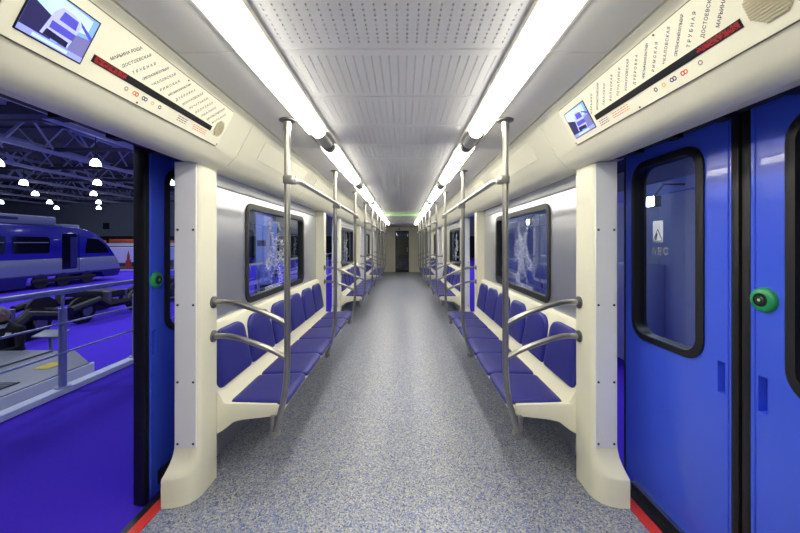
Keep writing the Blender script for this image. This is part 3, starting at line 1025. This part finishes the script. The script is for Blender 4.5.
# hall lamps (with their light)
LX = [-55, -48.3, -41.6, -35.0, -28.2, -21.4, -14.4, -7.4, 6.5, 14.0, 21.0]
LY = [2.0, 9.2, 16.4, 23.7, 31.4, 38.5, 46.5, 54.0]
lamp0 = None
ld = bpy.data.lights.new('hall_lamp_light', 'SPOT')
ld.energy = LAMP_WATT
ld.spot_size = R(150)
ld.spot_blend = 0.6
ld.shadow_soft_size = 0.9
ld.color = (0.80, 0.86, 1.0)
for x in LX:
    for y in LY:
        if lamp0 is None:
            lamp0 = empty('hall_lamp', (x, y, 6.75), 'glowing white bell lamp hanging from the dark hall roof', 'lamp', 'bell lamps in the hall')
            pr = [(0.30, 6.76), (0.31, 6.82), (0.26, 7.02), (0.20, 7.14), (0.10, 7.22)]
            MB().loft([[(x + r__ * math.cos(R(24 * q)), y + r__ * math.sin(R(24 * q)), z) for q in range(15)] for r__, z in pr]).build('bell', 'lamp', lamp0, smooth=40)
            MB().tube([(x, y, 7.2), (x, y, 7.42)], 0.11, 10).build('gear_box', 'hall_steel_dark', lamp0, smooth=40)
            MB().tube([(x, y, 7.4), (x, y, 11.02)], 0.03, 6).build('hanging_rod', 'hall_steel_dark', lamp0, smooth=40)
            o = lamp0
        else:
            o = copy_tree(lamp0, (x - LX[0], y - LY[0], 0))
        ix, iy = 403 + F * (x - CX) / y, F * (6.95 - CH) / y     # seen through the open doorway?
        inview = 0 <= ix <= 140 and iy / (403 - ix) < 0.37
        o.name = 'hall_lamp' if inview else 'hall_lamp_offscreen'
        if -30 < x and y < 40:
            lo = bpy.data.objects.new('hall_lamp_light' if inview else 'hall_lamp_light_offscreen', ld)
            col.objects.link(lo)
            lo.location = (x, y, 6.6)

# roof trusses and cross beams
t0 = None
for k, x in enumerate([-12.0, -19.0, -26.0, -33.0, -40.0, -47.0, -54.0, -61.0]):
    if t0 is None:
        t0 = empty('roof_truss', (x, 25, 8.1), 'first long braced roof truss of the hall counted from the platform', 'truss', 'steel trusses under the hall roof')
        MB().box(x - 0.15, x + 0.15, -20, 62, 7.95, 8.2).build('bottom_chord', 'hall_steel', t0)
        MB().box(x - 0.12, x + 0.12, -20, 62, 10.1, 10.35).build('top_chord', 'hall_steel', t0)
        m0 = None
        for q in range(23):
            ya = -20 + 3.5 * q
            for (a, b_) in ((ya, ya + 1.75), (ya + 3.5, ya + 1.75)):
                MB().tube([(x, a, 8.1), (x, b_, 10.2)], 0.10, 4).build('brace', 'hall_steel', t0)
    else:
        copy_tree(t0, (x + 12.0, 0, 0), label='%s long braced roof truss of the hall counted from the platform' % ORD[k])
for q in range(8):
    y = 13 + 6.2 * q
    br = empty('cross_truss', (-30, y, 8.4), '%s dark cross truss of the hall roof counted towards the far wall' % ORD[q], 'truss', 'cross trusses under the hall roof')
    MB().box(-62, 0, y - 0.12, y + 0.12, 8.2, 8.45).build('bottom_chord', 'hall_steel_dark', br)
    MB().box(-62, 0, y - 0.1, y + 0.1, 9.9, 10.1).build('top_chord', 'hall_steel_dark', br)
    wb = MB()
    for k in range(17):
        xa = -62 + 3.5 * k
        wb.tube([(xa, y, 8.3), (xa + 1.75, y, 10.0)], 0.07, 4)
        wb.tube([(xa + 3.5, y, 8.3), (xa + 1.75, y, 10.0)], 0.07, 4)
    tag(wb.build('web', 'hall_steel', br), kind='stuff')
tag(MB().box(-62, -2, 16.2, 16.8, 7.5, 8.1).build('roof_girder', 'hall_steel_dark'), 'deep dark girder crossing under the hall roof', 'girder')

# blue and grey train
XT = -20.96
tr = empty('railcar', (XT - 1.5, 18, HZ), 'blue and grey train with sloping nose parked in the hall', 'train')


def side_prof(y):
    """(y-z) nose: returns roof height at y"""
    return 0
YE = 25.3
body = [(4, -0.5), (25.25, -0.5), (25.15, -0.1), (24.75, 0.55), (24.3, 1.15), (23.7, 1.72), (22.9, 2.15), (21.9, 2.38), (4, 2.42)]
lo_ = [(4, -0.5), (25.25, -0.5), (25.15, -0.1), (24.85, 0.42), (4, 0.42)]
hi_ = [(4, 0.42), (24.85, 0.42), (24.3, 1.15), (23.7, 1.72), (22.9, 2.15), (21.9, 2.38), (4, 2.42)]


def slab_x(pts, x0, x1, name, m, parent, bevel=0.0):
    return MB().loft([[(x, y, z) for y, z in pts] for x in (x0, x1)]).build(name, m, parent, bevel=bevel)


slab_x(lo_, XT - 2.9, XT, 'lower_body', 'train_grey', tr, 0.03)
slab_x(hi_, XT - 2.9, XT, 'upper_body', 'train_blue', tr, 0.06)
slab_x([(4, -1.15), (18.9, -1.15), (19.0, -0.62), (23.6, -0.62), (23.9, -1.0), (25.0, -1.0), (25.3, -0.5), (4, -0.5)], XT - 2.85, XT + 0.03, 'skirt', 'train_skirt', tr, 0.02)
for y0, y1 in ((5.0, 6.9), (7.2, 9.1), (9.4, 11.3), (11.6, 13.5), (13.8, 15.7), (16.0, 17.95), (18.26, 20.2)):
    wi = MB().loft([[(x, u, v) for u, v in rrect(y0, y1, 0.77, 1.72, 0.12, 4)] for x in (XT - 0.02, XT + 0.012)]).build('window', 'train_glass', tr)
    MB().box(XT + 0.010, XT + 0.02, y0 + 0.06, y1 - 0.06, 1.36, 1.41).build('window_bar', 'train_grey', wi)
MB().box(XT - 0.02, XT + 0.012, 20.94, 21.85, -0.26, 1.95).build('doorway', 'train_glass', tr)
MB().box(XT - 0.02, XT + 0.03, 21.45, 21.9, -0.2, 1.75).build('door_leaf', 'train_skirt', tr)
slab_x([(22.45, 0.68), (24.3, 0.68), (23.95, 1.25), (23.4, 1.62), (22.6, 1.66)], XT - 0.02, XT + 0.014, 'cab_window', 'train_glass', tr)
MB().box(XT - 0.02, XT + 0.012, 22.02, 22.05, -0.4, 2.0).build('door_line', 'train_glass', tr)
MB().box(XT - 2.6, XT - 0.3, 4, 20.9, 2.42, 2.95).build('roof_fairing', 'train_roof', tr, bevel=0.08)
MB().box(XT - 2.4, XT - 0.5, 21.4, 22.6, 2.3, 2.55).build('roof_unit', 'train_roof', tr, bevel=0.05)
MB().box(XT - 0.31, XT - 0.29, 17.6, 18.8, 2.65, 2.8).build('roof_vent', 'train_skirt', tr)
for y in (19.7, 21.0, 22.6):
    MB().tube([(XT + 0.02, y, -0.88), (XT - 0.1, y, -0.88)], 0.42, 20).build('wheel', 'iron', tr, smooth=40)
MB().box(XT - 0.05, XT + 0.06, 19.2, 23.2, -0.98, -0.75).build('bogie_frame', 'iron', tr, bevel=0.03)
MB().box(XT - 1.8, XT - 1.1, 25.15, 25.9, -0.75, -0.45).build('coupler', 'iron', tr, bevel=0.05)

# bogies on display


def bogie(x, y, rz, label):
    r_ = empty('wheel_bogie', (x, y, HZ), label, 'bogie', 'bogies on the hall floor')

    def T(px, py, pz):
        c_, s_ = math.cos(rz), math.sin(rz)
        return (x + px * c_ - py * s_, y + px * s_ + py * c_, HZ + pz)
    for wx in (-1.05, 1.05):
        MB().tube([T(wx, -0.9, 0.42), T(wx, 0.9, 0.42)], 0.08, 10).build('axle', 'iron', r_, smooth=40)
        for wy in (-0.75, 0.75):
            MB().tube([T(wx, wy - 0.065, 0.42), T(wx, wy - 0.04, 0.42), T(wx, wy + 0.065, 0.42)], [0.45, 0.42, 0.42], 24).build('wheel', 'iron', r_, smooth=40)
            MB().tube([T(wx, wy * 1.2, 0.42), T(wx, wy * 1.32, 0.42)], 0.17, 12).build('axle_box', 'steel_dark', r_, smooth=40)
    for wy in (-1.0, 1.0):
        MB().tube([T(-1.6, wy, 0.52), T(-0.7, wy, 0.72), T(-0.4, wy, 0.5), T(0.4, wy, 0.5), T(0.7, wy, 0.72), T(1.6, wy, 0.52)], 0.13, 8).build('side_frame', 'iron', r_, smooth=40)
        for wx in (-0.3, 0.3):
            MB().tube([T(wx, wy * 0.93, 0.5), T(wx, wy * 0.93, 0.95)], 0.13, 12).build('spring', 'steel_dark', r_, smooth=40)
    MB().obox(T(-0.3, -1.05, 0.72), Vector(T(0.3, -1.05, 0.72)) - Vector(T(-0.3, -1.05, 0.72)), Vector(T(-0.3, 1.05, 0.72)) - Vector(T(-0.3, -1.05, 0.72)), (0, 0, 0.24)).build('bolster', 'iron', r_, bevel=0.03)
    return r_


bogie(-11.0, 8.4, R(90), 'dark wheel bogie on the hall floor beside the man in the dark suit')
bogie(-11.3, 12.4, R(85), 'dark wheel bogie in the middle of the row before the blue train')
bogie(-11.2, 16.6, R(92), 'dark wheel bogie at the nose end of the row before the blue train')

# grey roof unit on a stand, below the railing
un = empty('roof_unit', (-4.9, 3.4, HZ), 'flat grey metal equipment unit with grille and yellow sticker below the railing', 'equipment unit')
plan = [(-3.98, 1.2), (-3.98, 4.36), (-4.62, 4.84), (-6.6, 4.84), (-6.6, 1.2)]
MB().loft([[(x, y, z) for x, y in plan] for z in (-0.42, -0.17)]).build('housing', 'unit_grey', un, bevel=0.012)
MB().loft([[(x, y, z) for x, y in ((-3.955, 1.2), (-3.955, 4.40), (-4.0, 4.43), (-4.0, 1.2))] for z in (-0.30, -0.185)]).build('edge_flange', 'plate', un)
MB().box(-4.75, -4.15, 2.2, 3.72, -0.172, -0.160).build('vent_grille', 'unit_grille', un)
gs = MB()
for q in range(34):
    gs.box(-4.74, -4.16, 2.22 + 0.0445 * q, 2.242 + 0.0445 * q, -0.161, -0.154)
tag(gs.build('vent_slats', 'unit_grey', un), kind='stuff')
MB().box(-5.3, -4.9, 1.4, 4.8, -0.172, -0.150).build('cover_rib', 'unit_grey', un, bevel=0.004)
MB().box(-4.45, -4.27, 4.12, 4.34, -0.171, -0.164).build('yellow_sticker', 'yellow', un)
for x, y in ((-4.15, 4.1), (-6.3, 4.5), (-4.15, 1.5), (-6.3, 1.5), (-4.15, 2.8)):
    MB().box(x - 0.04, x + 0.04, y - 0.04, y + 0.04, HZ, -0.41).build('leg', 'iron', un)

# information stand
st = empty('information_stand', (-5.75, 5.62, HZ), 'tilted pale information board on a single post beyond the grey unit', 'stand')
MB().tube([(-5.78, 5.62, HZ), (-5.78, 5.62, -0.17)], 0.03, 10).build('post', 'rail_paint', st, smooth=40)
MB().obox((-5.98, 5.5, -0.18), (0.42, 0, 0), (0, 0.22, 0.06), (0, 0, 0.025)).build('board', 'unit_grey', st, bevel=0.004)
MB().disc((-5.78, 5.62, HZ), (0, 0, 1), 0.2, 0.02, 16).build('base', 'rail_paint', st, smooth=40)

# far stands: poster wall with tower picture and shelves
ps = empty('poster_wall', (-29.0, 33, HZ), 'exhibition stand wall with a printed red tower and pale sky', 'poster stand')
MB().box(-30.0, -22.0, 33.0, 33.15, HZ, 0.96).build('panel', 'plate', ps)
pm_ = MB()
yq = 32.99


def q4(x0, x1, z0, z1, mi, lay, pts=None):
    pts = pts or [(x0, z0), (x1, z0), (x1, z1), (x0, z1)]
    pm_.add([(x, yq - 0.003 * lay, z) for x, z in pts], [tuple(range(len(pts)))], mi)


q4(-28.4, -22.2, -1.2, 0.88, 0, 0)
q4(-28.4, -22.2, -1.2, -0.55, 1, 1)
q4(0, 0, 0, 0, 3, 2, [(-28.4, -0.55), (-27.0, -0.62), (-26.0, -0.45), (-24.8, -0.5), (-22.2, -0.25), (-22.2, -0.9), (-28.4, -0.9)])
TX = -26.6
q4(0, 0, 0, 0, 2, 3, [(TX + a_, z_) for a_, z_ in ((-0.3, -1.1), (0.3, -1.1), (0.28, -0.35), (0.16, -0.28), (0.14, 0.1), (0.0, 0.68), (-0.14, 0.1), (-0.16, -0.28), (-0.28, -0.35))])
pm_.build('printed_picture', ['p_sky', 'p_town', 'p_red', 'p_trees'], ps)
MB().box(-30.0, -28.5, 32.9, 33.0, HZ, 0.94).build('blue_panel', 'train_skirt', ps)
fs_ = empty('stand_fascia', (-30, 38, HZ), 'white topped stand fascia with orange goods beyond the poster', 'stand')
MB().box(-45, -22, 38, 38.3, 1.0, 1.35).build('white_fascia', 'plate', fs_)
for k in range(6):
    MB().box(-44.5 + 3.9 * k, -41.6 + 3.9 * k, 38.0, 38.8, 1.36, 1.36 + 0.32 + 0.12 * (k % 2)).build('orange_goods', 'orange_shelf', fs_, bevel=0.03)
for k in range(5):
    MB().box(-44.9 + 5.6 * k, -44.6 + 5.6 * k, 38.05, 38.25, HZ, 1.0).build('post', 'hall_dark', fs_)

# pale display towers past the end of the platform view
for k, (x, y) in enumerate(((-7.3, 18.0), (-10.4, 27.0))):
    bt_ = empty('display_tower', (x, y, HZ), 'pale blue display tower, %s along the hall beyond the railing' % ORD[k], 'display tower', 'display towers in the hall')
    MB().box(x - 0.34, x + 0.34, y - 0.4, y + 0.4, HZ, HZ + 0.5).build('plinth', 'hall_dark', bt_)
    MB().box(x - 0.3, x + 0.3, y - 0.36, y + 0.36, HZ + 0.5, 2.9).build('panel', 'palepanel', bt_, bevel=0.02)
    MB().box(x - 0.34, x + 0.34, y - 0.4, y + 0.4, 2.9, 3.05).build('top', 'kerb', bt_)
    MB().box(x - 0.22, x + 0.22, y - 0.37, y - 0.355, 1.2, 1.5).build('dark_band', 'train_skirt', bt_)

# stand on the far side of the closed doors
bo = empty('exhibition_booth', (5.6, 8, HZ), 'pale exhibition booth wall outside the closed blue doors', 'booth')
for k in range(14):
    MB().box(5.6, 5.68, -1.0 + 1.4 * k, 0.39 + 1.4 * k, HZ, 2.4).build('wall_panel', 'booth', bo, bevel=0.004)
MB().box(5.5, 5.72, -1.0, 18.6, 2.4, 2.65).build('fascia', 'palepanel', bo)
for k in range(5):
    cb = empty('white_cabinet', (5.3, 3.0 + 2.3 * k, HZ), '%s white storage cabinet against the booth wall' % ORD[k], 'cabinet', 'cabinets at the booth wall')
    y = 3.0 + 2.3 * k
    MB().box(5.05, 5.59, y - 0.4, y + 0.4, HZ, 0.9).build('body', 'kerb', cb, bevel=0.01)
    for d in (-1, 1):
        dd = MB().box(5.03, 5.05, y + d * 0.005, y + d * 0.39, HZ + 0.08, 0.87).build('door', 'kerb', cb, bevel=0.004)
        MB().box(5.01, 5.03, y + d * 0.03, y + d * 0.05, -0.3, -0.1).build('handle', 'steel_dark', dd)
for k in range(2):                          # the two bright spots seen through the closed side's glass
    fy = 6.6 + 6.4 * k
    fl = empty('booth_floodlight', (5.5, fy, 2.1), '%s lit floodlight on an arm of the booth fascia' % ORD[k], 'floodlight', 'floodlights of the booth')
    MB().tube([(5.55, fy, 2.5), (5.1, fy, 2.5), (4.9, fy, 2.25)], 0.02, 8).build('arm', 'iron', fl, smooth=40)
    MB().box(4.82, 4.96, fy - 0.13, fy + 0.13, 2.06, 2.26).build('housing', 'iron', fl, bevel=0.01)
    MB().box(4.805, 4.821, fy - 0.12, fy + 0.12, 2.07, 2.25).build('lit_face', 'flood', fl)

# ------------------------------------------------------------------ the man beyond the grey unit


def person():
    px, py = -5.86, 5.12
    r_ = empty('person', (px, py, HZ), 'man with grey hair in a dark suit leaning over papers behind the grey unit', 'person')
    V, E, RAD = [], [], []

    def v(x, y, z, r__, link_=None):
        V.append((px + x, py + y, HZ + z))
        RAD.append(r__)
        if link_ is not None:
            E.append((link_, len(V) - 1))
        return len(V) - 1
    pel = v(0, 0.02, 0.94, (0.165, 0.12))
    wa = v(0, 0.01, 1.08, (0.155, 0.11), pel)
    ch = v(0, -0.03, 1.25, (0.18, 0.125), wa)
    uc = v(0, -0.06, 1.38, (0.14, 0.10), ch)
    nk = v(0, -0.085, 1.465, (0.062, 0.062), uc)
    nk2 = v(-0.005, -0.105, 1.52, (0.056, 0.058), nk)
    for sd in (-1, 1):
        hp = v(sd * 0.095, 0.02, 0.86, (0.092, 0.095), pel)
        kn = v(sd * 0.11, 0.0, 0.48, (0.064, 0.066), hp)
        an = v(sd * 0.115, 0.03, 0.11, (0.046, 0.05), kn)
        v(sd * 0.12, -0.10, 0.04, (0.04, 0.032), an)
        sh = v(sd * 0.185, -0.05, 1.375, (0.068, 0.068), uc)
        el = v(sd * 0.265, -0.12, 1.12, (0.050, 0.050), sh)
        if sd < 0:
            wr = v(-0.14, -0.34, 1.09, (0.034, 0.034), el)
        else:
            wr = v(0.10, -0.36, 1.08, (0.034, 0.034), el)
    me = bpy.data.meshes.new('body')
    loc = WL[r_]
    me.from_pydata([tuple(Vector(p) - loc) for p in V], E, [])
    o = link('body', me, r_)
    md = o.modifiers.new('skin', 'SKIN')
    md.use_smooth_shade = True
    for i, sv in enumerate(me.skin_vertices[0].data):
        sv.radius = RAD[i]
        sv.use_root = (i == 0)
    o.modifiers.new('sub', 'SUBSURF').levels = 2
    o.modifiers['sub'].render_levels = 2
    me.materials.append(M['suit'])
    # head
    hc = Vector((px - 0.008, py - 0.135, HZ + 1.61))
    rot = Matrix.Rotation(R(28), 3, 'X') @ Matrix.Rotation(R(0), 3, 'Z')

    def H(p):
        return hc + Matrix.Rotation(R(-25), 3, 'Z') @ (rot @ Vector(p))
    n1, n2 = 14, 20
    hd = MB()
    rings = []
    for i in range(1, n1):
        th = math.pi * i / n1
        ring = []
        for j in range(n2):
            ph = 2 * math.pi * j / n2
            x = math.sin(th) * math.sin(ph)
            y = -math.sin(th) * math.cos(ph)
            z = math.cos(th)
            sx, sy, szz = 0.076, 0.097, 0.118
            if z < 0:
                sx *= 1 - 0.32 * z * z
                sy *= 1 - 0.10 * z * z
            q = Vector((x * sx, y * sy, z * szz))
            if y < -0.8 and abs(x) < 0.25 and -0.35 < z < 0.12:      # nose
                q.y -= 0.022 * (1 - abs(x) / 0.25) * (1 - max(0, z + 0.1) * 2)
            if y < -0.6 and 0.05 < z < 0.28 and 0.2 < abs(x) < 0.6:   # eye hollows
                q.y += 0.008
            ring.append(H(q))
        rings.append(ring)
    hd.loft(rings)
    hd_o = hd.build('head', 'skin', r_, smooth=60)
    for sd in (-1, 1):
        MB().tube([H((sd * 0.073, 0.005, 0.02)), H((sd * 0.083, 0.012, 0.012)), H((sd * 0.086, 0.018, -0.01)), H((sd * 0.076, 0.008, -0.032))], [0.012, 0.016, 0.014, 0.008], 8).build('ear', 'skin', hd_o, smooth=60)
        MB().tube([H((sd * 0.030, -0.086, 0.016)), H((sd * 0.030, -0.093, 0.016))], [0.010, 0.005], 8).build('eye', 'eye', hd_o, smooth=60)
    MB().tube([H((-0.022, -0.087, -0.058)), H((0, -0.094, -0.056)), H((0.022, -0.087, -0.058))], 0.004, 6).build('mouth', 'p_red', hd_o, smooth=60)
    hr = MB()
    rings = []
    for i in range(0, 9):
        th = math.pi * (0.03 + 0.60 * i / 8)
        ring = []
        for j in range(n2):
            ph = 2 * math.pi * j / n2
            front = max(0, math.cos(ph))
            t2 = min(th, math.pi * (0.63 - 0.34 * front))
            ring.append(H((math.sin(t2) * math.sin(ph) * 0.084, -math.sin(t2) * math.cos(ph) * 0.104, math.cos(t2) * 0.127)))
        rings.append(ring)
    hr.loft(rings)
    hr.build('hair', 'hair', hd_o, smooth=60)
    # hands
    for sd in (-1, 1):
        w0 = Vector((px + (-0.14 if sd < 0 else 0.10), py - 0.34, HZ + 1.09))
        hnd = MB().tube([w0 + Vector((0, 0.01, 0)), w0 + Vector((0, -0.03, -0.006)), w0 + Vector((0, -0.075, -0.012)), w0 + Vector((0, -0.10, -0.014))], [0.027, 0.036, 0.040, 0.034], 10)
        for q, ln in enumerate((0.055, 0.072, 0.078, 0.070)):
            xq = -0.030 + 0.020 * q
            a = w0 + Vector((xq, -0.088, -0.012))
            hnd.tube([a, a + Vector((xq * 0.1, -ln * 0.5, 0.002)), a + Vector((xq * 0.15, -ln * 0.8, -0.012)), a + Vector((xq * 0.15, -ln * 0.95, -0.028))], [0.0095, 0.009, 0.0085, 0.006], 7)
        a = w0 + Vector((-sd * 0.030, -0.035, -0.008))
        hnd.tube([a, a + Vector((-sd * 0.022, -0.025, -0.006)), a + Vector((-sd * 0.026, -0.055, -0.018))], [0.012, 0.010, 0.007], 7)
        hnd.build('hand', 'skin', r_, smooth=60)
        MB().tube([w0 + Vector((sd * 0.02, 0.035, 0.004)), w0 + Vector((0, 0.0, 0))], [0.040, 0.038], 12).build('shirt_cuff', 'shirt', r_, smooth=60)
        fx = px + sd * 0.12
        MB().tube([(fx, py + 0.07, HZ + 0.045), (fx, py, HZ + 0.055), (fx, py - 0.12, HZ + 0.04), (fx, py - 0.20, HZ + 0.03)], [0.04, 0.046, 0.044, 0.026], 10).build('shoe', 'shoe', r_, smooth=60)
    MB().tube([(px, py - 0.085, HZ + 1.43), (px, py - 0.098, HZ + 1.475)], [0.085, 0.066], 16).build('shirt_collar', 'shirt', r_, smooth=60)
    MB().obox((px + 0.09, py - 0.165, HZ + 1.30), (0.07, 0.012, 0), (0, 0.02, 0.045), (0, -0.006, 0)).build('badge', 'shirt', r_)
    pp = MB().obox((px - 0.22, py - 0.62, HZ + 1.052), (0.42, 0.0, 0), (0, 0.28, 0.012), (0, 0, 0.006)).build('paper_sheets', 'shirt')
    tag(pp, 'pale sheets of paper held by the man in the dark suit', 'paper')


person()
